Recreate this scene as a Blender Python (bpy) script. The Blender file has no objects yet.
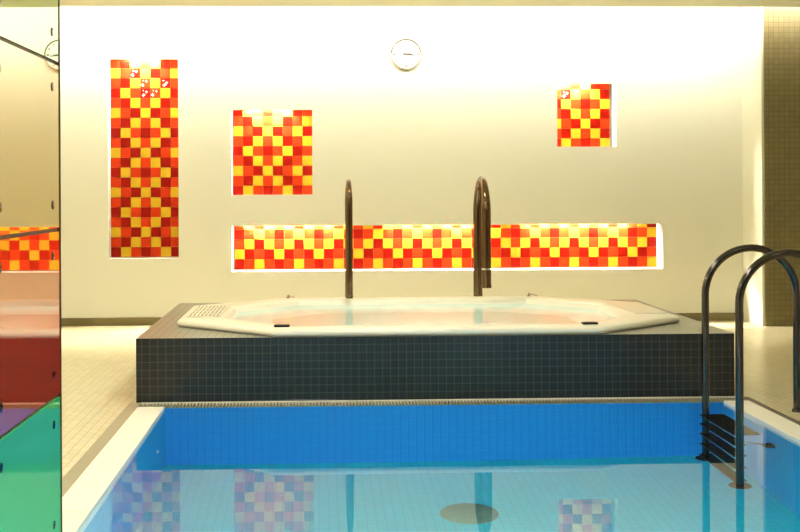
import bpy, bmesh, math
from mathutils import Vector, Matrix

C = bpy.context.scene.collection
PI = math.pi

# ------------------------------------------------------------------ camera
H = 1.31
YAW, ROLL, FPX = 0.034, 0.0045, 1150.0
cd = bpy.data.cameras.new('camera')
cam = bpy.data.objects.new('camera', cd)
C.objects.link(cam)
cd.sensor_width = 36.0
cd.lens = FPX / 800.0 * 36.0
cd.shift_x = (400 - 357.1) / 800.0
cd.shift_y = -(266 - 190.9) / 800.0
cd.clip_start = 0.05
F = Vector((math.sin(YAW), math.cos(YAW), 0))
R0 = Vector((math.cos(YAW), -math.sin(YAW), 0))
U0 = Vector((0, 0, 1))
U = U0 * math.cos(ROLL) + R0 * math.sin(ROLL)
R = R0 * math.cos(ROLL) - U0 * math.sin(ROLL)
m = Matrix((R, U, -F)).transposed().to_4x4()
m.translation = Vector((0, 0, H))
cam.matrix_world = m
bpy.context.scene.camera = cam

# ------------------------------------------------------------------ light levels and exposure
COVE = 52.0          # hidden strip above the back wall
DOWN = 44.0          # ceiling luminaires
NICHE = 8500.0         # tubes hidden in the niche heads
POOL_FILL = 29.0  # fill lamps added out of view to brighten the pool
TUB_FILL = 46.0     # added underwater fill lamp, watts of the area light behind each lens
WARM = (1.0, 0.93, 0.74, 1)
sc = bpy.context.scene
sc.view_settings.view_transform = 'Standard'
sc.view_settings.look = 'None'
sc.view_settings.gamma = 1
sc.view_settings.use_curve_mapping = False
sc.view_settings.exposure = 0.0
w = bpy.data.worlds.new('world')
sc.world = w
w.use_nodes = True
w.node_tree.nodes['Background'].inputs[0].default_value = (0.9, 0.85, 0.7, 1)
w.node_tree.nodes['Background'].inputs[1].default_value = 0.05
try:
    sc.cycles.max_bounces = 14
    sc.cycles.transmission_bounces = 10
    sc.cycles.glossy_bounces = 8
    sc.cycles.diffuse_bounces = 5
    sc.cycles.sample_clamp_indirect = 6
    sc.cycles.use_denoising = True
    sc.cycles.caustics_refractive = True
    sc.cycles.caustics_reflective = True
except Exception:
    pass

# ------------------------------------------------------------------ helpers
def obj(name, bm, mats, parent=None, smooth=False, loc=None):
    me = bpy.data.meshes.new(name)
    bmesh.ops.recalc_face_normals(bm, faces=bm.faces) if not bm.get('keep', False) else None
    bm['bm'].to_mesh(me) if isinstance(bm, dict) else bm.to_mesh(me)
    o = bpy.data.objects.new(name, me)
    for mt in (mats if isinstance(mats, (list, tuple)) else [mats]):
        me.materials.append(mt)
    if smooth:
        for p in me.polygons:
            p.use_smooth = True
        me.set_sharp_from_angle(angle=math.radians(40))
    C.objects.link(o)
    if parent is not None:
        o.parent = parent
    if loc is not None:
        o.location = loc
    return o

class BM:
    """collects shapes that belong to one mesh"""
    def __init__(s):
        s.bm = bmesh.new()
    def box(s, x0, x1, y0, y1, z0, z1, mi=0, bevel=0):
        before = set(s.bm.faces)
        v = [s.bm.verts.new((x, y, z)) for x in (x0, x1) for y in (y0, y1) for z in (z0, z1)]
        fs = []
        for q in ((0, 1, 3, 2), (4, 6, 7, 5), (0, 4, 5, 1), (2, 3, 7, 6), (0, 2, 6, 4), (1, 5, 7, 3)):
            f = s.bm.faces.new([v[i] for i in q]); f.material_index = mi; fs.append(f)
        if bevel:
            es = list({e for f in fs for e in f.edges})
            r = bmesh.ops.bevel(s.bm, geom=es, offset=bevel, segments=2, profile=0.5, affect='EDGES')
            for f in r['faces']:
                f.material_index = mi
        return s
    def tube(s, pts, rad, n=14, mi=0, cap=True, sx=1.0):
        pts = [Vector(p) for p in pts]
        rad = rad if isinstance(rad, (list, tuple)) else [rad] * len(pts)
        t0 = (pts[1] - pts[0]).normalized()
        ref = Vector((1, 0, 0)) if abs(t0.x) < 0.9 else Vector((0, 1, 0))
        a = (ref - t0 * ref.dot(t0)).normalized()
        rings = []
        for i, p in enumerate(pts):
            t = (pts[min(i + 1, len(pts) - 1)] - pts[max(i - 1, 0)]).normalized()
            a = (a - t * a.dot(t)).normalized()
            b = t.cross(a)
            rings.append([s.bm.verts.new(p + (a * math.cos(2 * PI * k / n) * sx + b * math.sin(2 * PI * k / n)) * rad[i]) for k in range(n)])
        for i in range(len(rings) - 1):
            for k in range(n):
                f = s.bm.faces.new((rings[i][k], rings[i][(k + 1) % n], rings[i + 1][(k + 1) % n], rings[i + 1][k]))
                f.material_index = mi
        if cap:
            s.bm.faces.new(rings[0]).material_index = mi
            s.bm.faces.new(rings[-1]).material_index = mi
        return s
    def lathe(s, prof, n=32, axis='z', c=(0, 0, 0), mi=0):
        """prof: list of (radius, height) along the axis"""
        c = Vector(c)
        def P(r, h, k):
            ca, sa = math.cos(2 * PI * k / n), math.sin(2 * PI * k / n)
            if axis == 'z': return c + Vector((r * ca, r * sa, h))
            if axis == 'y': return c + Vector((r * ca, -h, r * sa))
            return c + Vector((h, r * ca, r * sa))
        rings = []
        for r, h in prof:
            if r < 1e-6: rings.append([s.bm.verts.new(P(0, h, 0))] * n)
            else: rings.append([s.bm.verts.new(P(r, h, k)) for k in range(n)])
        for i in range(len(rings) - 1):
            for k in range(n):
                q = []
                for v in (rings[i][k], rings[i][(k + 1) % n], rings[i + 1][(k + 1) % n], rings[i + 1][k]):
                    if v not in q: q.append(v)
                if len(q) > 2:
                    s.bm.faces.new(q).material_index = mi
        return s
    def by_normal(s):
        """slot 0: faces looking along x, 1: along y, 2: along z"""
        s.bm.normal_update()
        for f in s.bm.faces:
            n = f.normal
            f.material_index = max(range(3), key=lambda i: abs(n[i]))
        return s
    def build(s, name, mats, parent=None, smooth=False):
        bmesh.ops.recalc_face_normals(s.bm, faces=s.bm.faces)
        me = bpy.data.meshes.new(name)
        s.bm.to_mesh(me)
        s.bm.free()
        o = bpy.data.objects.new(name, me)
        for mt in (mats if isinstance(mats, (list, tuple)) else [mats]):
            me.materials.append(mt)
        if smooth:
            for p in me.polygons: p.use_smooth = True
            me.set_sharp_from_angle(angle=math.radians(38))
        C.objects.link(o)
        if parent is not None: o.parent = parent
        return o

def thing(name, label, cat, loc=(0, 0, 0), rz=0, group=None):
    o = bpy.data.objects.new(name, None)
    C.objects.link(o)
    o.empty_display_size = 0.1
    o.location = loc
    o.rotation_euler = (0, 0, rz)
    o['label'] = label; o['category'] = cat
    if group: o['group'] = group
    return o
def tag(o, label, cat, group=None):
    o['label'] = label; o['category'] = cat
    if group: o['group'] = group
    return o
def struct(o):
    o['kind'] = 'structure'
    return o

# ------------------------------------------------------------------ materials
def mat(name, col, rough=0.5, metal=0.0, emis=None, estr=0.0, spec=0.5, coat=0.0, noise=None):
    mt = bpy.data.materials.new(name); mt.use_nodes = True
    nt = mt.node_tree; b = nt.nodes['Principled BSDF']
    b.inputs['Base Color'].default_value = (*col, 1)
    b.inputs['Roughness'].default_value = rough
    b.inputs['Metallic'].default_value = metal
    b.inputs['Specular IOR Level'].default_value = spec
    b.inputs['Coat Weight'].default_value = coat
    if emis:
        b.inputs['Emission Color'].default_value = emis
        b.inputs['Emission Strength'].default_value = estr
    if noise:
        amount, scale = noise
        tc = nt.nodes.new('ShaderNodeTexCoord')
        n = nt.nodes.new('ShaderNodeTexNoise'); n.inputs['Scale'].default_value = scale; n.inputs['Detail'].default_value = 5
        nt.links.new(tc.outputs['Object'], n.inputs['Vector'])
        mx = nt.nodes.new('ShaderNodeMix'); mx.data_type = 'RGBA'
        mx.inputs['A'].default_value = (*[c * (1 - amount) for c in col], 1)
        mx.inputs['B'].default_value = (*[min(1, c * (1 + amount)) for c in col], 1)
        nt.links.new(n.outputs['Fac'], mx.inputs['Factor'])
        nt.links.new(mx.outputs['Result'], b.inputs['Base Color'])
        bp = nt.nodes.new('ShaderNodeBump'); bp.inputs['Strength'].default_value = 0.15; bp.inputs['Distance'].default_value = 0.004
        nt.links.new(n.outputs['Fac'], bp.inputs['Height'])
        nt.links.new(bp.outputs['Normal'], b.inputs['Normal'])
    return mt

def tiles(name, c1, c2, grout, axes, size, joint=0.003, rough=0.25, offset=0.0, spec=0.5, bump=0.3, shift=(0, 0), grough=None):
    """mosaic of size (w, h) metres laid on the plane spanned by the two given axes"""
    mt = bpy.data.materials.new(name); mt.use_nodes = True
    nt = mt.node_tree; b = nt.nodes['Principled BSDF']
    tc = nt.nodes.new('ShaderNodeTexCoord')
    sp = nt.nodes.new('ShaderNodeSeparateXYZ'); nt.links.new(tc.outputs['Object'], sp.inputs[0])
    cb = nt.nodes.new('ShaderNodeCombineXYZ')
    for i, a in enumerate(axes):
        ad = nt.nodes.new('ShaderNodeMath'); ad.operation = 'ADD'; ad.inputs[1].default_value = shift[i] + 20 * size[i]
        nt.links.new(sp.outputs['XYZ'.index(a)], ad.inputs[0])
        nt.links.new(ad.outputs[0], cb.inputs[i])
    br = nt.nodes.new('ShaderNodeTexBrick')
    br.offset = offset; br.squash = 1.0
    br.inputs['Color1'].default_value = (*c1, 1); br.inputs['Color2'].default_value = (*c2, 1)
    br.inputs['Mortar'].default_value = (*grout, 1)
    br.inputs['Scale'].default_value = 1.0
    br.inputs['Mortar Size'].default_value = joint / 2
    br.inputs['Mortar Smooth'].default_value = 0.1
    br.inputs['Brick Width'].default_value = size[0]
    br.inputs['Row Height'].default_value = size[1]
    nt.links.new(cb.outputs[0], br.inputs['Vector'])
    nt.links.new(br.outputs['Color'], b.inputs['Base Color'])
    b.inputs['Specular IOR Level'].default_value = spec
    mr = nt.nodes.new('ShaderNodeMapRange')
    mr.inputs['To Min'].default_value = rough; mr.inputs['To Max'].default_value = grough if grough is not None else 0.8
    nt.links.new(br.outputs['Fac'], mr.inputs['Value'])
    nt.links.new(mr.outputs['Result'], b.inputs['Roughness'])
    bp = nt.nodes.new('ShaderNodeBump'); bp.invert = True
    bp.inputs['Strength'].default_value = bump; bp.inputs['Distance'].default_value = 0.002
    nt.links.new(br.outputs['Fac'], bp.inputs['Height'])
    nt.links.new(bp.outputs['Normal'], b.inputs['Normal'])
    return mt

def water_mat(name, scale, strength, tint=(1, 1, 1), rough=0.0):
    mt = bpy.data.materials.new(name); mt.use_nodes = True
    nt = mt.node_tree
    nt.nodes.remove(nt.nodes['Principled BSDF'])
    g = nt.nodes.new('ShaderNodeBsdfGlass'); g.inputs['IOR'].default_value = 1.333; g.inputs['Roughness'].default_value = rough
    g.inputs['Color'].default_value = (*tint, 1)
    tc = nt.nodes.new('ShaderNodeTexCoord')
    n = nt.nodes.new('ShaderNodeTexNoise'); n.inputs['Scale'].default_value = scale; n.inputs['Detail'].default_value = 1
    nt.links.new(tc.outputs['Object'], n.inputs['Vector'])
    bp = nt.nodes.new('ShaderNodeBump'); bp.inputs['Strength'].default_value = strength; bp.inputs['Distance'].default_value = 0.01
    nt.links.new(n.outputs['Fac'], bp.inputs['Height'])
    nt.links.new(bp.outputs['Normal'], g.inputs['Normal'])
    nt.links.new(g.outputs[0], nt.nodes['Material Output'].inputs['Surface'])
    return mt

def panel_mat(name, col, refl):
    """back-painted glass: body colour under a strongly mirroring face"""
    mt = bpy.data.materials.new(name); mt.use_nodes = True
    nt = mt.node_tree; nt.nodes.remove(nt.nodes['Principled BSDF'])
    d = nt.nodes.new('ShaderNodeBsdfDiffuse'); d.inputs['Color'].default_value = (*col, 1)
    g = nt.nodes.new('ShaderNodeBsdfGlossy'); g.inputs['Roughness'].default_value = 0.01
    g.inputs['Color'].default_value = (*refl, 1)
    mx = nt.nodes.new('ShaderNodeMixShader')
    fr = nt.nodes.new('ShaderNodeFresnel'); fr.inputs['IOR'].default_value = 9.0
    nt.links.new(fr.outputs[0], mx.inputs[0])
    nt.links.new(d.outputs[0], mx.inputs[1]); nt.links.new(g.outputs[0], mx.inputs[2])
    nt.links.new(mx.outputs[0], nt.nodes['Material Output'].inputs['Surface'])
    return mt

M = {}
M['plaster'] = mat('plaster', (0.775, 0.76, 0.655), 0.8, noise=(0.015, 2.0))
M['ceiling'] = mat('ceiling_paint', (0.82, 0.79, 0.58), 0.9)
M['dark_paint'] = mat('dark_paint', (0.16, 0.12, 0.07), 0.8)
M['white'] = mat('niche_white', (0.55, 0.53, 0.46), 0.7)
M['skirting'] = mat('skirting_brown', (0.13, 0.095, 0.03), 0.35)
M['coping'] = mat('coping_stone', (0.92, 0.88, 0.80), 0.45, noise=(0.03, 6))
M['channel'] = mat('channel_stone', (0.34, 0.30, 0.20), 0.45, noise=(0.05, 9))
M['slot'] = mat('slot_dark', (0.09, 0.06, 0.04), 0.5)
M['floor'] = tiles('floor_tiles', (0.76, 0.69, 0.50), (0.71, 0.64, 0.45), (0.36, 0.28, 0.14), 'YX', (0.10, 0.0505), 0.005, 0.22, 0.5, bump=0.4)
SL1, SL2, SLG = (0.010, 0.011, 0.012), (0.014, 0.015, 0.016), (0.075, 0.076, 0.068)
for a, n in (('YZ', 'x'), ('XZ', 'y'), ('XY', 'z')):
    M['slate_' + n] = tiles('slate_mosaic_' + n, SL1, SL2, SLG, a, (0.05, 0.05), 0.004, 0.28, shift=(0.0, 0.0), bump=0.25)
M['slate_z'] = tiles('slate_mosaic_top_sheen', (0.22, 0.215, 0.18), (0.25, 0.24, 0.20), (0.28, 0.26, 0.2), 'XY', (0.05, 0.05), 0.004, 0.30)  # same tile, with the wall's reflection put into a lighter top colour
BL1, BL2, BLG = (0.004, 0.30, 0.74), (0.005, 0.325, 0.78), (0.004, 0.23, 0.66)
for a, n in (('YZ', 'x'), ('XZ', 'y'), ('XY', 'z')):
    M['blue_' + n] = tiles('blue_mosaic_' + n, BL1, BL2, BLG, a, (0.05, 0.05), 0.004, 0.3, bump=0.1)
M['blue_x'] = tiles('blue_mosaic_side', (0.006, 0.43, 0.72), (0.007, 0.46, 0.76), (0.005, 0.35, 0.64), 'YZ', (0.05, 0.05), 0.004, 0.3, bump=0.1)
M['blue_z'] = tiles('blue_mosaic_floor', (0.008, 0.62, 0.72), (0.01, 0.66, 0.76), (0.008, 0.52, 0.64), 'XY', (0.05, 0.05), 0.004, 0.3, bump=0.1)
for a, n in (('YZ', 'x'), ('XZ', 'y')):
    M['tan_' + n] = tiles('tan_mosaic_' + n, (0.19, 0.15, 0.065), (0.165, 0.13, 0.055), (0.09, 0.07, 0.03), a, (0.05, 0.05), 0.004, 0.4, bump=0.6)
M['red'] = mat('red_glaze', (0.23, 0.005, 0.0015), 0.3, spec=0.1)
M['orange'] = mat('orange_glaze', (0.48, 0.032, 0.006), 0.3, spec=0.1)
M['yellow'] = mat('yellow_glaze', (0.60, 0.37, 0.022), 0.3, spec=0.1)
M['grout'] = mat('pale_grout', (0.70, 0.52, 0.26), 0.8)
M['acrylic'] = mat('cream_acrylic', (0.90, 0.85, 0.74), 0.28, spec=0.4)
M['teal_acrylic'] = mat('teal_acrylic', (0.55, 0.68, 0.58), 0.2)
M['black'] = mat('black_rubber', (0.010, 0.012, 0.012), 0.5, spec=0.15)
M['steel'] = mat('polished_steel', (0.40, 0.34, 0.28), 0.16, 1.0)
M['rail'] = mat('dark_polished_steel', (0.09, 0.08, 0.08), 0.14, 1.0)
M['bronze'] = mat('brown_chrome', (0.15, 0.09, 0.05), 0.18, 1.0)
M['chrome'] = mat('bright_chrome', (0.8, 0.78, 0.72), 0.1, 1.0)
M['clock_face'] = mat('clock_face', (0.74, 0.74, 0.72), 0.5)
M['clock_ink'] = mat('clock_ink', (0.03, 0.03, 0.03), 0.5)
M['clock_tick'] = mat('clock_tick', (0.14, 0.13, 0.11), 0.5)
M['second'] = mat('second_hand_orange', (0.6, 0.25, 0.12), 0.5)
M['tube'] = mat('lamp_tube', (0.9, 0.9, 0.9), 0.5, emis=(1, 0.93, 0.74, 1), estr=NICHE)
M['tube_long'] = mat('lamp_tube_long', (0.9, 0.9, 0.9), 0.5, emis=(1, 0.93, 0.74, 1), estr=NICHE * 0.5)
M['cove'] = mat('cove_tube', (0.9, 0.9, 0.9), 0.5, emis=(1.0, 0.97, 0.90, 1), estr=COVE)
M['down'] = mat('diffuser', (0.9, 0.9, 0.9), 0.5, emis=WARM, estr=DOWN)
M['lens'] = mat('fill_lens', (0.9, 0.95, 1), 0.3, emis=(0.75, 0.95, 1, 1), estr=6)  # glowing face of the added pool and tub lamps
M['drain'] = mat('drain_grey', (0.08, 0.26, 0.21), 0.5, spec=0.2)
M['rail_dark'] = mat('seal_dark', (0.035, 0.018, 0.01), 0.4)
M['water'] = water_mat('pool_water', 1.5, 0.012)
M['tub_water'] = water_mat('tub_water', 2.5, 0.03, rough=0.16)
M['glass_green_top'] = panel_mat('lime_glass', (0.13, 0.20, 0.02), (0.96, 0.98, 0.86))
M['glass_amber'] = panel_mat('amber_glass', (0.44, 0.21, 0.015), (0.96, 0.93, 0.80))
M['glass_red'] = panel_mat('red_glass', (0.58, 0.03, 0.006), (0.98, 0.90, 0.80))
M['glass_green'] = panel_mat('green_glass', (0.09, 0.64, 0.18), (0.60, 0.95, 0.62))

# ------------------------------------------------------------------ the setting
W = 11.35                                   # back wall plane
XL, XR = -5.0, 6.2                          # side walls
YN = -3.0                                   # wall behind the viewer
ZC = 2.995                                  # ceiling
ZT = 3.55                                   # top of the light cove
SOF = 10.5                                  # soffit edge
PX0, PX1, PY0, PY1 = -0.94, 2.507, 3.0, 7.07
CX0, CX1 = -1.105, 2.665                    # outer edges of the copings
KX0, KX1 = -1.175, 2.715                    # outer edges of the channel strips
BY0 = 7.19                                  # front of the tiled plinth

b = BM()
b.box(XL, KX0, YN, W + 0.3, -0.15, 0)
b.box(KX1, XR, YN, W + 0.3, -0.15, 0)
b.box(KX0, KX1, BY0, W + 0.3, -0.15, 0)
b.box(KX0, KX1, YN, PY0 - 0.165, -0.15, 0)
struct(b.build('floor', M['floor']))

b = BM()                                     # pool shell
ZB = -1.40
b.box(PX0 - 0.2, PX1 + 0.2, PY0 - 0.2, PY1 + 0.11, ZB - 0.15, ZB)
b.box(PX0 - 0.15, PX0, PY0, PY1, ZB, -0.12)
b.box(PX1, PX1 + 0.15, PY0, PY1, ZB, -0.12)
b.box(PX0 - 0.15, PX1 + 0.15, PY0 - 0.15, PY0, ZB, -0.12)
b.box(PX0 - 0.15, PX1 + 0.15, PY1, PY1 + 0.02, ZB, -0.022)
b.box(PX0 - 0.15, PX1 + 0.15, PY1 + 0.02, PY1 + 0.11, ZB, -0.10)
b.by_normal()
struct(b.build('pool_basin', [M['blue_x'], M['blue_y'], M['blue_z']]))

def coping(name, x0, x1, y0, y1, cuts):
    bb = BM(); ys = [y0] + cuts + [y1]
    for i in range(len(ys) - 1):
        bb.box(x0, x1, ys[i] + 0.0015, ys[i + 1] - 0.0015, -0.12, 0.0, bevel=0.003)
    return struct(bb.build(name, M['coping']))
coping('trim_1', CX0, PX0, PY0 - 0.16, PY1 - 0.02, [4.76])
coping('trim_2', PX1, CX1, PY0 - 0.16, PY1 - 0.02, [4.76])
b = BM(); b.box(PX0, PX1, PY0 - 0.16, PY0, -0.12, 0, bevel=0.003)
struct(b.build('trim_3', M['coping']))
b = BM(); b.box(KX0, CX0, PY0 - 0.16, BY0, -0.12, -0.001)
struct(b.build('trim_4', M['channel']))
b = BM(); b.box(CX1, KX1, PY0 - 0.16, BY0, -0.12, -0.004)
struct(b.build('trim_5', M['slot']))

# back wall with the four niche openings
NI = [  # x0, x1, z0, z1 of the opening, depth
    (-2.055, -1.369, 0.655, 2.612, 0.14),
    (-0.847, -0.054, 1.275, 2.112, 0.14),
    (2.378, 2.966, 1.740, 2.366, 0.14),
    (-0.851, 3.431, 0.521, 0.969, 0.21),
]
WR = 4.24                                    # where the back wall turns towards the viewer
xs = sorted({XL, WR + 0.1} | {v for n in NI for v in n[:2]})
zs = sorted({-0.1, ZT} | {v for n in NI for v in n[2:4]})
bm = bmesh.new(); LIP = 0.025
def inhole(x, z): return any(n[0] < x < n[1] and n[2] < z < n[3] for n in NI)
grid = {}
def gv(i, j, k):
    key = (i, j, k)
    if key not in grid: grid[key] = bm.verts.new((xs[i], W + LIP * k, zs[j]))
    return grid[key]
for i in range(len(xs) - 1):
    for j in range(len(zs) - 1):
        if inhole((xs[i] + xs[i + 1]) / 2, (zs[j] + zs[j + 1]) / 2): continue
        for k in (0, 1):
            bm.faces.new((gv(i, j, k), gv(i + 1, j, k), gv(i + 1, j + 1, k), gv(i, j + 1, k)))
        for (a, c, di, dj) in (((i, j), (i + 1, j), 0, -1), ((i, j + 1), (i + 1, j + 1), 0, 1), ((i, j), (i, j + 1), -1, 0), ((i + 1, j), (i + 1, j + 1), 1, 0)):
            ni, nj = i + di, j + dj
            edge = not (0 <= ni < len(xs) - 1 and 0 <= nj < len(zs) - 1)
            if edge or inhole((xs[ni] + xs[ni + 1]) / 2, (zs[nj] + zs[nj + 1]) / 2):
                bm.faces.new((gv(*a, 0), gv(*c, 0), gv(*c, 1), gv(*a, 1)))
B_ = BM(); B_.bm.free(); B_.bm = bm
wall_back = struct(B_.build('wall_back', M['plaster']))
for (x0, x1, z0, z1, d) in NI:
    b = BM(); p = 0.09; y0 = W + LIP; y1 = W + d + 0.012; t = 0.02
    wx = 0.06 if d < 0.2 else 0.0             # small niches are a little wider behind their opening
    wl = 0 if x0 < 0 else wx; wr = wx if x0 < 0 else 0
    b.box(x0 - wl - t, x1 + wr + t, y1, y1 + t, z0 - t, z1 + p + t)
    b.box(x0 - wl - t, x0 - wl, y0, y1, z0 - t, z1 + p + t)
    b.box(x1 + wr, x1 + wr + t, y0, y1, z0 - t, z1 + p + t)
    b.box(x0 - wl - t, x1 + wr + t, y0, y1, z0 - t, z0)
    b.box(x0 - wl - t, x1 + wr + t, y0, y1, z1 + p, z1 + p + t)
    struct(b.build('niche_lining', M['white'], wall_back))

b = BM(); b.box(WR, WR + 0.1, 10.85, W, -0.1, ZT)
struct(b.build('wall_return', M['plaster']))
b = BM(); b.box(WR + 0.02, XR, 10.83, 10.93, -0.1, ZT); b.by_normal()
for f in b.bm.faces: pass
struct(b.build('wall_tiled', [M['tan_x'], M['tan_y'], M['tan_y']]))
b = BM(); b.box(XL - 0.1, XL, YN, W + 0.3, -0.1, ZT)
struct(b.build('wall_left', M['plaster']))
b = BM(); b.box(XR, XR + 0.1, YN, W + 0.3, -0.1, ZT)
struct(b.build('wall_right', M['plaster']))
b = BM(); b.box(XL, XR, YN - 0.1, YN, -0.1, ZT)
struct(b.build('wall_rear', M['dark_paint']))
b = BM()
b.box(XL, XR, YN, SOF, ZC, ZC + 0.1)
b.box(XL, XR, SOF - 0.6, W + 0.3, ZT, ZT + 0.1)
b.box(XL, XR, SOF - 0.6, SOF - 0.5, ZC + 0.1, ZT)
struct(b.build('ceiling', M['ceiling']))
b = BM(); b.box(XL, WR, W - 0.012, W, 0, 0.078)
struct(b.build('baseboard_back', M['skirting']))

# partition wall that carries the coloured glass
PE_X, PE_Y, PT = -0.958, 4.30, 0.0185
part = thing('wall_partition', 'x', 'x', (PE_X, PE_Y, 0), -PT)
for k in ('label', 'category'): del part[k]
struct(part)
b = BM(); b.box(-0.14, -0.022, -3.6, -0.002, 0, ZC)
struct(b.build('partition_core', M['plaster'], part))

# ------------------------------------------------------------------ ceiling luminaires and cove light
b = BM(); cove = thing('cove_light', 'long light strip hidden above the ceiling edge along the back wall', 'light', (0, 0, 0))
b.box(XL + 0.05, XR - 0.05, SOF - 0.09, SOF - 0.045, ZC + 0.15, ZC + 0.23)
b.build('light_strip', M['cove'], cove)
b = BM(); b.box(XL + 0.05, XR - 0.05, SOF - 0.14, SOF - 0.095, ZC + 0.10, ZC + 0.23)
b.build('strip_base', M['ceiling'], cove)

where = {}
for i, y in enumerate((0.6, 3.0, 5.4, 7.8)):
    for j, x in enumerate((-3.2, 0.4, 4.0)):
        if j == 2 and i > 0: continue
        o = thing('ceiling_light', 'recessed square ceiling light, row %s from the back wall, %s' % (('fourth', 'third', 'second', 'first')[i], ('left', 'middle', 'right')[j]), 'light', (x, y, ZC), 0, 'square ceiling lights')
        b = BM(); b.box(-0.28, 0.28, -0.28, 0.28, -0.012, 0.0); b.build('frame', M['white'], o)
        b = BM(); b.box(-0.25, 0.25, -0.25, 0.25, -0.018, -0.012); b.build('diffuser', M['down'], o)

# ------------------------------------------------------------------ pool water, added underwater fill lamps
b = BM(); wz = -0.012
vs = [b.bm.verts.new(p) for p in ((PX0 - .001, PY0 - .001, wz), (PX1 + .001, PY0 - .001, wz), (PX1 + .001, PY1 + .001, wz), (PX0 - .001, PY1 + .001, wz))]
b.bm.faces.new(vs); b.bm.normal_update()
me = bpy.data.meshes.new('pool_water'); b.bm.to_mesh(me); b.bm.free(); me.materials.append(M['water'])
o = bpy.data.objects.new('pool_water', me); C.objects.link(o)
tag(o, 'still clear water filling the blue tiled pool', 'water')

for i, x in enumerate((-0.1, 1.65)):  # unseen lamps, added to light the pool interior
    o = thing('underwater_fill', 'added round underwater fill lamp in the near pool wall, %s one' % ('left', 'right')[i], 'light', (x, PY0, -0.75), 0, 'added underwater fill lamps')
    b = BM(); b.lathe([(0.0, -0.0), (0.12, -0.0), (0.12, -0.02), (0.10, -0.03), (0.10, -0.022)], 32, 'y'); b.build('rim', M['chrome'], o, True)
    b = BM(); b.lathe([(0.10, -0.022), (0.07, -0.03), (0, -0.034)], 32, 'y'); b.build('lens', M['lens'], o, True)
    l = bpy.data.lights.new('pool_fill_glow', 'AREA'); l.shape = 'DISK'; l.size = 0.18; l.energy = POOL_FILL; l.color = (0.85, 0.97, 1.0); l.spread = PI
    lo = bpy.data.objects.new('pool_fill_glow', l); C.objects.link(lo); lo.parent = o
    lo.location = (0, 0.05, 0); lo.rotation_euler = (PI / 2, 0, 0)

# ------------------------------------------------------------------ tiled plinth of the hot tub
TX, TY, RZ = 0.757, 8.28, 0.445             # tub centre and rim height
def octo(hx, hy, ex, ey, z, c=(TX, TY)):
    """elongated octagon: hx/hy half sizes, ex half length of the long sides, ey half width of the ends"""
    return [(c[0] + x, c[1] + y, z) for x, y in ((ex, -hy), (hx, -ey), (hx, ey), (ex, hy), (-ex, hy), (-hx, ey), (-hx, -ey), (-ex, -hy))]
QX0, QX1, QY1, QZ = -1.135, 2.628, 9.46, 0.398
plinth = thing('tub_plinth', 'long dark slate-blue tiled plinth carrying the hot tub behind the pool', 'plinth', (0, 0, 0))
b = BM(); bm = b.bm
cx = (QX0 + QX1) / 2; cy = (BY0 + QY1) / 2
out = [(TX + 1.0, BY0), (QX1, BY0), (QX1, QY1), (TX + 1.0, QY1), (TX - 1.0, QY1), (QX0, QY1), (QX0, BY0), (TX - 1.0, BY0)]
inn = octo(1.60, 0.98, 1.0, 0.40, QZ)
def ring(pts): return [bm.verts.new(p) for p in pts]
ot = ring([(x, y, QZ) for x, y in out]); it = ring(inn)
ib = ring([(p[0], p[1], 0.0) for p in inn]); ob = ring([(x, y, 0.0) for x, y in out])
for a, c in ((ot, it), (it, ib), (ib, ob), (ob, ot)):
    for k in range(8):
        bm.faces.new((a[k], a[(k + 1) % 8], c[(k + 1) % 8], c[k]))
bmesh.ops.recalc_face_normals(bm, faces=bm.faces)
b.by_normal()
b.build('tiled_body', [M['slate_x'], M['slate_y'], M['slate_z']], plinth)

# ------------------------------------------------------------------ hot tub
tub = thing('hot_tub', 'cream acrylic elongated octagonal hot tub sunk in the dark tiled plinth', 'hot tub', (TX, TY, 0))
b = BM(); bm = b.bm
c0 = (0, 0)
prof = [  # hx, hy, ex, ey, z   from under the lip outwards, over the rim and down into the bowl
    (1.62, 1.00, 0.98, 0.43, 0.385), (1.70, 1.065, 1.03, 0.475, 0.399), (1.715, 1.08, 1.04, 0.485, 0.410), (1.715, 1.08, 1.04, 0.485, 0.430),
    (1.700, 1.065, 1.03, 0.480, 0.445), (1.655, 1.02, 1.00, 0.46, 0.449), (1.42, 0.93, 0.93, 0.42, 0.449), (1.395, 0.91, 0.915, 0.41, 0.440),
    (1.36, 0.89, 0.90, 0.40, 0.380), (1.20, 0.74, 0.78, 0.33, 0.20), (1.10, 0.66, 0.70, 0.29, 0.07), (0.9, 0.5, 0.55, 0.2, 0.055)]
rs = [ring(octo(p[0], p[1], p[2], p[3], p[4], c0)) for p in prof]
for i in range(len(rs) - 1):
    for k in range(8):
        bm.faces.new((rs[i][k], rs[i][(k + 1) % 8], rs[i + 1][(k + 1) % 8], rs[i + 1][k]))
bm.faces.new(rs[-1])
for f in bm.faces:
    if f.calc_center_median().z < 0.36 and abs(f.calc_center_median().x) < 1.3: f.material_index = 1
o = b.build('shell', [M['acrylic'], M['teal_acrylic']], tub, True)
bv = o.modifiers.new('bevel', 'BEVEL'); bv.width = 0.012; bv.segments = 2; bv.limit_method = 'ANGLE'; bv.angle_limit = math.radians(25)

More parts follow.
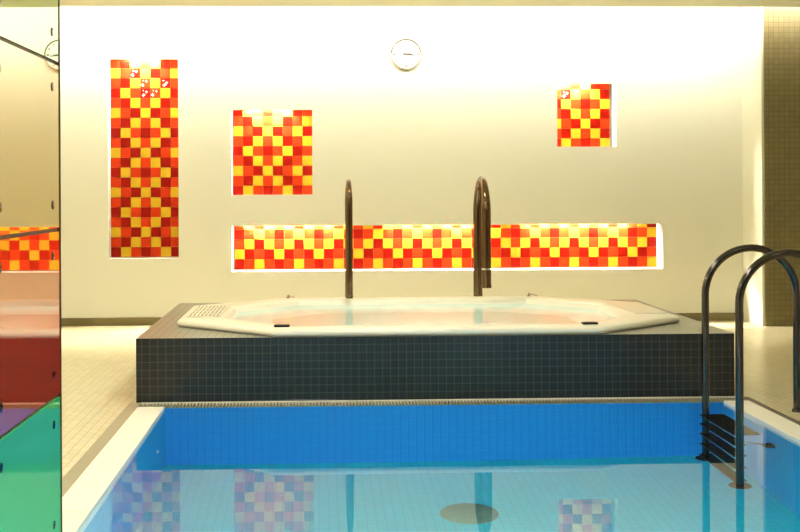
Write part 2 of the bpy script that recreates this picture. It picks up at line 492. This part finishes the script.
def grille(sx, nx, ny, gap, labels):
    """overflow grille set in the end deck of the rim: slotted plate over a dark recess"""
    g = BM(); x0, x1 = (sx * 1.44, sx * 1.655) if sx > 0 else (sx * 1.655, sx * 1.44)
    y0, y1 = -0.38, 0.38
    wx = (x1 - x0) / nx; wy = (y1 - y0) / ny
    for i in range(nx + 1):
        g.box(x0 + i * wx - gap, x0 + i * wx + gap, y0, y1, 0.451, 0.457)
    for j in range(ny + 1):
        g.box(x0, x1, y0 + j * wy - gap, y0 + j * wy + gap, 0.4505, 0.4565)
    p_ = g.build('grille', M['acrylic'], tub)
    g = BM(); g.box(x0, x1, y0, y1, 0.4495, 0.4508)
    g.build('recess', M['skirting'], p_)
    p_['label'] = labels
grille(-1, 8, 4, 0.0075, 'slotted overflow grille on the left end')
grille(1, 7, 14, 0.0095, 'finely perforated grille on the right end')
for x, y in ((-0.99, -0.96), (0.98, -0.96)):
    g = BM(); g.box(x - 0.05, x + 0.05, y - 0.028, y + 0.028, 0.449, 0.462, bevel=0.004)
    q = g.build('control_button', M['black'], tub); q['label'] = 'small black control on the front rim'
for x, y in ((-1.0, 1.0), (0.95, 1.0)):
    g = BM(); g.lathe([(0, 0.449), (0.018, 0.449), (0.018, 0.456), (0.007, 0.459), (0.007, 0.474), (0.0, 0.477)], 16, 'z', (x, y, 0))
    g.tube([(x, y, 0.470), (x + 0.05, y - 0.10, 0.462)], 0.004, 8)
    q = g.build('air_valve', M['steel'], tub, True); q['label'] = 'small lever valve on the back rim'
for k in range(5):                                     # jets on the inside of the front and back walls
    for s in (-1, 1):
        g = BM(); g.lathe([(0, 0.0), (0.03, 0.0), (0.035, 0.006), (0.0, 0.010)], 16, 'y', ((-0.6 + 0.3 * k), s * 0.775, 0.22))
        g.build('water_jet', M['steel'], tub, True)

l = bpy.data.lights.new('tub_fill_glow', 'AREA'); l.shape = 'DISK'; l.size = 0.12; l.energy = TUB_FILL; l.color = (1.0, 0.97, 0.88)  # added lamp, brightens the bowl under the tub water
g = BM(); g.lathe([(0, 0.0), (0.07, 0.0), (0.075, -0.010), (0.0, -0.014)], 24, 'y', (0, -0.72, 0.22)); q = g.build('tub_fill_lamp', M['lens'], tub, True); q['label'] = 'round fill lamp added in the front wall of the bowl'
lo = bpy.data.objects.new('tub_fill_glow', l); C.objects.link(lo); lo.parent = q; lo.location = (0, -0.70, 0.22); lo.rotation_euler = (PI / 2, 0, 0)
bm = bmesh.new()
vs = [bm.verts.new(p) for p in octo(1.372, 0.90, 0.907, 0.405, 0.402)]
bm.faces.new(vs); bmesh.ops.recalc_face_normals(bm, faces=bm.faces)
if list(bm.faces)[0].normal.z < 0: bmesh.ops.reverse_faces(bm, faces=bm.faces)
me = bpy.data.meshes.new('tub_water'); bm.to_mesh(me); bm.free(); me.materials.append(M['tub_water'])
o = bpy.data.objects.new('tub_water', me); C.objects.link(o)
tag(o, 'still water filling the cream hot tub', 'water')

# ------------------------------------------------------------------ swan-neck water spouts behind the tub
def spout(name, label, x, y, reach, rad, ztop, zend, ring_z=None):
    o = thing(name, label, 'spout', (x, y, QZ), 0, None)
    b = BM(); r = reach / 2; top = ztop - QZ - rad * 0.7 - r
    pts = [(0, 0, 0), (0, 0, 0.3), (0, 0, top * 0.8), (0, 0, top)]
    rr = [rad] * 4
    for k in range(1, 16):
        a = PI * k / 16
        pts.append((0, -r + r * math.cos(a), top + r * math.sin(a)))
        rr.append(rad * (1 - 0.30 * math.sin(a)))
    pts.append((0, -reach, top)); rr.append(rad)
    pts.append((0, -reach, top * 0.6)); rr.append(rad)
    pts.append((0, -reach, zend - QZ)); rr.append(rad)
    b.tube(pts, rr, 20)
    b.build('swan_neck', M['bronze'], o, True)
    b = BM(); b.lathe([(0, 0), (rad * 1.9, 0), (rad * 1.9, 0.008), (rad * 1.1, 0.016), (rad * 1.1, 0.02)], 24, 'z'); b.build('base_flange', M['bronze'], o, True)
    b = BM(); b.lathe([(rad * 0.8, zend - QZ - 0.006), (rad * 1.06, zend - QZ - 0.006), (rad * 1.06, zend - QZ + 0.02), (rad, zend - QZ + 0.02)], 20, 'z', (0, -reach, 0)); b.build('outlet', M['bronze'], o, True)
    if ring_z:
        b = BM()
        b.tube([(0, -reach, ring_z - QZ - 0.007), (0, -reach, ring_z - QZ + 0.007)], rad * 1.04, 20)
        q = b.build('collar', M['chrome'], o, True); q['label'] = 'bright chrome ring round the pipe'
    return o
spout('water_spout', 'slim brown metal swan-neck spout behind the left half of the tub', 0.245, 9.36, 0.30, 0.027, 1.405, 0.47)
spout('water_spout', 'thick brown metal swan-neck spout behind the middle of the tub', 1.303, 9.36, 0.48, 0.037, 1.425, 0.56, 0.70)

# ------------------------------------------------------------------ overflow grate between pool and plinth
gr = thing('overflow_grate', 'narrow slatted overflow grate along the foot of the dark plinth', 'grate', (0, 0, 0))
b = BM()
x = CX0 + 0.004
while x < CX1 - 0.01:
    b.box(x, x + 0.008, PY1 + 0.003, BY0 - 0.018, -0.02, -0.004)
    x += 0.0205
o = b.build('slat_row', M['channel'], gr)
b = BM(); b.box(CX0, CX1, BY0 - 0.018, BY0 - 0.004, -0.03, 0.002)
b.build('edge_strip', M['coping'], gr)
b = BM(); b.box(CX0, CX1, PY1 + 0.022, BY0 - 0.004, -0.095, -0.05)
b.build('gutter', M['slot'], gr)

# ------------------------------------------------------------------ mosaics and lamps of the niches
PAT = ['ROYO', 'YROR', 'OYRY']   # three tile runs the mosaics repeat
SEQ = [0, 1, 2, 0, 2, 1]
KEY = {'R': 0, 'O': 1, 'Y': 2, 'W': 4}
def mosaic(label, x0, z0, cols, rows, pitch, yb, fn, glints=()):
    o = thing('tile_mosaic', label, 'mosaic', (x0, yb, z0), 0, 'tile mosaics in the wall niches')
    b = BM(); g = 0.0011
    for i in range(cols):
        for j in range(rows):
            b.box(i * pitch + g, (i + 1) * pitch - g, -0.007, 0.0, j * pitch + g, (j + 1) * pitch - g, KEY[fn(i, j)])
            if (i, j) in glints:                  # lamp glints painted as pale patches on the tile
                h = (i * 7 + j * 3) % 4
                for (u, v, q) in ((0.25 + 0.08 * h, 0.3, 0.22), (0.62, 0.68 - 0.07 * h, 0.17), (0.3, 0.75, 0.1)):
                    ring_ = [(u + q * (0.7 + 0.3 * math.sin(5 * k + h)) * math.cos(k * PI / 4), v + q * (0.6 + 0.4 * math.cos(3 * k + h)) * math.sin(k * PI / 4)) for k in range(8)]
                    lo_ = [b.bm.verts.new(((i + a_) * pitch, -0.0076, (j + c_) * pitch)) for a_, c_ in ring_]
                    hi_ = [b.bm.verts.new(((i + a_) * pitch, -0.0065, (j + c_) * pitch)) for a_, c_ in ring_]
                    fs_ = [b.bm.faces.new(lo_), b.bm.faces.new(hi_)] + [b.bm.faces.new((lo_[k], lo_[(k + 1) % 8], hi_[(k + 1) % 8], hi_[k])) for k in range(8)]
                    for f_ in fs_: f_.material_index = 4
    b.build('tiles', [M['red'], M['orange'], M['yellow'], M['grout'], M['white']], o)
    b = BM(); b.box(0, cols * pitch, 0.0, 0.006, 0, rows * pitch); b.build('grout_bed', M['grout'], o)
    return o
vert = lambda i, j: PAT[[0, 1, 2, 0, 2, 1, 0, 2][i % 8]][j % 4]
small = lambda i, j: PAT[[0, 1, 2, 0, 2, 1, 0, 1][i % 8]][j % 4]
# the long mosaic runs the same pattern lying down
longf = lambda i, j: PAT[SEQ[j % 6]][i % 4]
P = 0.0986
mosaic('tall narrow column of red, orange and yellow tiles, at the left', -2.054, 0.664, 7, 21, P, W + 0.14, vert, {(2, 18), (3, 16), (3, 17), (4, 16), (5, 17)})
mosaic('square red, orange and yellow tile panel above the long niche', -0.843, 1.268, 8, 9, P, W + 0.14, vert)
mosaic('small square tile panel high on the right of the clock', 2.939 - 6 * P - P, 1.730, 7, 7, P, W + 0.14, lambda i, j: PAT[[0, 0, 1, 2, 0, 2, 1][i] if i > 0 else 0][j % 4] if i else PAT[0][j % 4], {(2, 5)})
mosaic('long low band of red, orange and yellow tiles above the hot tub', -0.838, 0.531, 43, 5, 0.0993, W + 0.21, longf)

def niche_lamp(label, x0, x1, ztop, yb):
    o = thing('niche_lamp', label, 'lamp', ((x0 + x1) / 2, yb - 0.024, ztop + 0.088), 0, 'lamps hidden in the niche heads')
    h = (x1 - x0) / 2
    b = BM(); b.tube([(-h, 0, -0.034), (h, 0, -0.034)], 0.006, 12); b.build('tube', M['tube'] if h < 0.3 else M['tube_long'], o, True)
    b = BM(); b.box(-h - 0.02, h + 0.02, -0.014, 0.02, -0.012, 0.0)
    b.box(-h - 0.02, -h, -0.012, 0.012, -0.048, -0.012); b.box(h, h + 0.02, -0.012, 0.012, -0.048, -0.012)
    b.box(-h - 0.02, h + 0.02, -0.034, -0.030, -0.074, 0.0); b.box(-h - 0.02, h + 0.02, -0.032, -0.012, -0.004, 0.0)  # hidden front shield, added to cut the tube's spill into the room
    b.build('holder', M['white'], o)
niche_lamp('short lamp tube inside the top of the tall left niche', -1.90, -1.58, 2.612, W + 0.14)
niche_lamp('short lamp tube inside the top of the square niche', -0.68, -0.28, 2.112, W + 0.14)
niche_lamp('short lamp tube inside the top of the small right niche', 2.40, 2.72, 2.366, W + 0.14)
niche_lamp('lamp tube inside the long niche, left of the slim spout', -0.74, 0.22, 0.969, W + 0.21)
niche_lamp('lamp tube inside the long niche, between the two spouts', 0.72, 1.72, 0.969, W + 0.21)
niche_lamp('lamp tube inside the long niche, right of the thick spout', 2.10, 3.16, 0.969, W + 0.21)

# ------------------------------------------------------------------ clock
ck = thing('wall_clock', 'round white wall clock with chrome rim high on the back wall', 'clock', (0.874, W, 2.657))
b = BM(); b.lathe([(0.0, 0.0), (0.150, 0.0), (0.152, 0.012), (0.152, 0.036), (0.147, 0.044), (0.141, 0.040), (0.141, 0.026), (0.0, 0.026)], 48, 'y'); b.build('case', M['steel'], ck, True)
b = BM(); b.lathe([(0.1405, 0.024), (0.1405, 0.029), (0.0, 0.029)], 48, 'y'); b.build('dial', M['clock_face'], ck)
for k in range(12):
    b = BM()
    a = PI * k / 6
    s_, c_ = math.sin(a), math.cos(a)
    L0, L1, hw = (0.108, 0.128, 0.006) if k % 3 else (0.102, 0.130, 0.008)
    q = [(L0, -hw), (L1, -hw), (L1, hw), (L0, hw)]
    vv = [b.bm.verts.new((u * s_ + v * c_, y, u * c_ - v * s_)) for y in (-0.0305, -0.0285) for u, v in q]
    b.bm.faces.new(vv[:4]); b.bm.faces.new(vv[4:])
    for e in range(4): b.bm.faces.new((vv[e], vv[(e + 1) % 4], vv[4 + (e + 1) % 4], vv[4 + e]))
    b.build('hour_mark', M['clock_tick'], ck)
def hand(name, ang, back, tip, w, y, mt):
    s_, c_ = math.sin(ang), math.cos(ang); b = BM()
    q = [(-back, -w), (tip, -w * 0.6), (tip, w * 0.6), (-back, w)]
    vv = [b.bm.verts.new((u * s_ + v * c_, yy, u * c_ - v * s_)) for yy in (y - 0.0015, y) for u, v in q]
    b.bm.faces.new(vv[:4]); b.bm.faces.new(vv[4:])
    for e in range(4): b.bm.faces.new((vv[e], vv[(e + 1) % 4], vv[4 + (e + 1) % 4], vv[4 + e]))
    b.build(name, mt, ck)
hand('hour_hand', math.radians(92), 0.028, 0.060, 0.010, -0.0315, M['clock_ink'])
hand('minute_hand', math.radians(97), 0.02, 0.092, 0.0065, -0.0335, M['clock_ink'])
hand('second_hand', math.radians(72), 0.02, 0.115, 0.002, -0.0355, M['second'])

# ------------------------------------------------------------------ coloured glass panels
names = [('green', 0.02, 0.553), ('red', 0.567, 1.165), ('amber', 1.179, 1.777), ('green_top', 1.791, 2.985)]
gw = thing('glass_cladding', 'tall strip of mirroring coloured glass panels at the left edge', 'glass panel', (PE_X, PE_Y, 0), -PT)
b = BM(); b.box(-0.022, -0.008, -0.86, 0.0, 0.0, 2.99); b.box(-0.012, 0.003, 0.0, 0.008, 0.0, 2.99)
b.build('backing_frame', M['rail_dark'], gw)
lab = {'green': 'green glass pane, lowest', 'red': 'red glass pane', 'amber': 'amber glass pane', 'green_top': 'lime glass pane, topmost'}
for n, z0, z1 in names:
    b = BM(); b.box(-0.008, 0.0, -0.84, -0.002, z0 , z1)
    p_ = b.build('glass_panel', M['glass_' + n], gw); p_['label'] = lab[n]
    for y in (-0.10, -0.75):
        for z in ((z0 + 0.085, z1 - 0.085) if n != 'green_top' else (z0 + 0.10, z1 - 0.1)):
            b = BM(); b.lathe([(0, 0), (0.016, 0), (0.016, 0.002), (0.012, 0.003), (0, 0.003)], 20, 'x', (0, y, z)); b.build('fixing', M['rail'], p_, True)

# ------------------------------------------------------------------ pool ladder
LY0, LY1, LX, DX = 6.13, 6.675, 2.268, 2.812
lad = thing('pool_ladder', 'steel pool ladder with two arched handrails at the right pool edge', 'ladder', (2.54, (LY0 + LY1) / 2, 0))
def loc(x, y, z): return (x - 2.54, y - (LY0 + LY1) / 2, z)
LR = (DX - LX) / 2; ZA = 0.965 - LR
for y in (LY0, LY1):
    pts = [loc(LX, y, -1.07 + 0.02 * i) for i in (0, 1)] + [loc(LX, y, z) for z in (-0.7, -0.3, 0, 0.3, 0.6, ZA)]
    pts += [loc(LX + LR - LR * math.cos(PI * k / 24), y, ZA + LR * math.sin(PI * k / 24)) for k in range(1, 24)]
    pts += [loc(DX, y, z) for z in (ZA, 0.5, 0.25, 0.0)]
    b = BM(); b.tube(pts, 0.0215, 20)
    rl = b.build('handrail', M['rail'], lad, True)
    b = BM(); b.lathe([(0.0215, 0.02), (0.026, 0.018), (0.030, 0.004), (0.031, 0.0), (0.0, 0.0)], 24, 'z', loc(DX, y, 0)); b.build('deck_flange', M['rail'], rl, True)
    b = BM(); b.lathe([(0, -1.085), (0.058, -1.085), (0.062, -1.078), (0.058, -1.066), (0.022, -1.062)], 24, 'z', loc(LX, y, 0)); q = b.build('foot', M['black'], rl, True); q['label'] = 'round rubber foot disc'
    if y == LY0:
        b = BM(); b.tube([loc(LX + 0.02, y + 0.01, -0.20), loc(PX1 - 0.02, 6.28, -0.44)], 0.010, 12)
        q = b.build('wall_strut', M['rail'], rl, True)
        b = BM(); b.lathe([(0, -0.05), (0.030, -0.05), (0.042, -0.02), (0.042, 0.0), (0, 0)], 16, 'x', loc(PX1, 6.28, -0.44)); b.build('strut_pad', M['black'], rl, True)
for k in range(5):
    z = -0.016 - 0.243 * k
    b = BM(); x0 = LX - 0.035
    b.box(x0 - 2.54, x0 + (0.15 if k == 0 else 0.075) - 2.54, loc(0, LY0, 0)[1] - 0.0, loc(0, LY1, 0)[1] + 0.02, z - 0.028, z, bevel=0.006)
    t_ = b.build('tread', M['black'], lad)

# ------------------------------------------------------------------ pool fittings
dr = thing('floor_drain', 'round grey drain cover on the pool floor', 'drain', (0.80, 6.12, ZB))
b = BM(); b.lathe([(0, 0), (0.155, 0), (0.155, 0.012), (0.145, 0.02), (0.0, 0.022)], 40, 'z'); b.build('cover', M['drain'], dr, True)
b = BM()
for k in range(12):
    a = PI * k / 6
    b.tube([(0.05 * math.cos(a), 0.05 * math.sin(a), 0.0215), (0.12 * math.cos(a), 0.12 * math.sin(a), 0.0208)], 0.003, 6)
b.build('slots', M['drain'], dr)
il = thing('wall_inlet', 'small white water inlet in the left pool wall', 'inlet', (PX0, 6.72, -0.80))
b = BM(); b.lathe([(0.008, 0.006), (0.022, 0.008), (0.026, 0.0)], 24, 'x'); b.build('ring', M['white'], il, True)
b = BM(); b.lathe([(0, 0.004), (0.012, 0.004), (0.012, 0.0)], 16, 'x'); b.build('hole', M['black'], il)
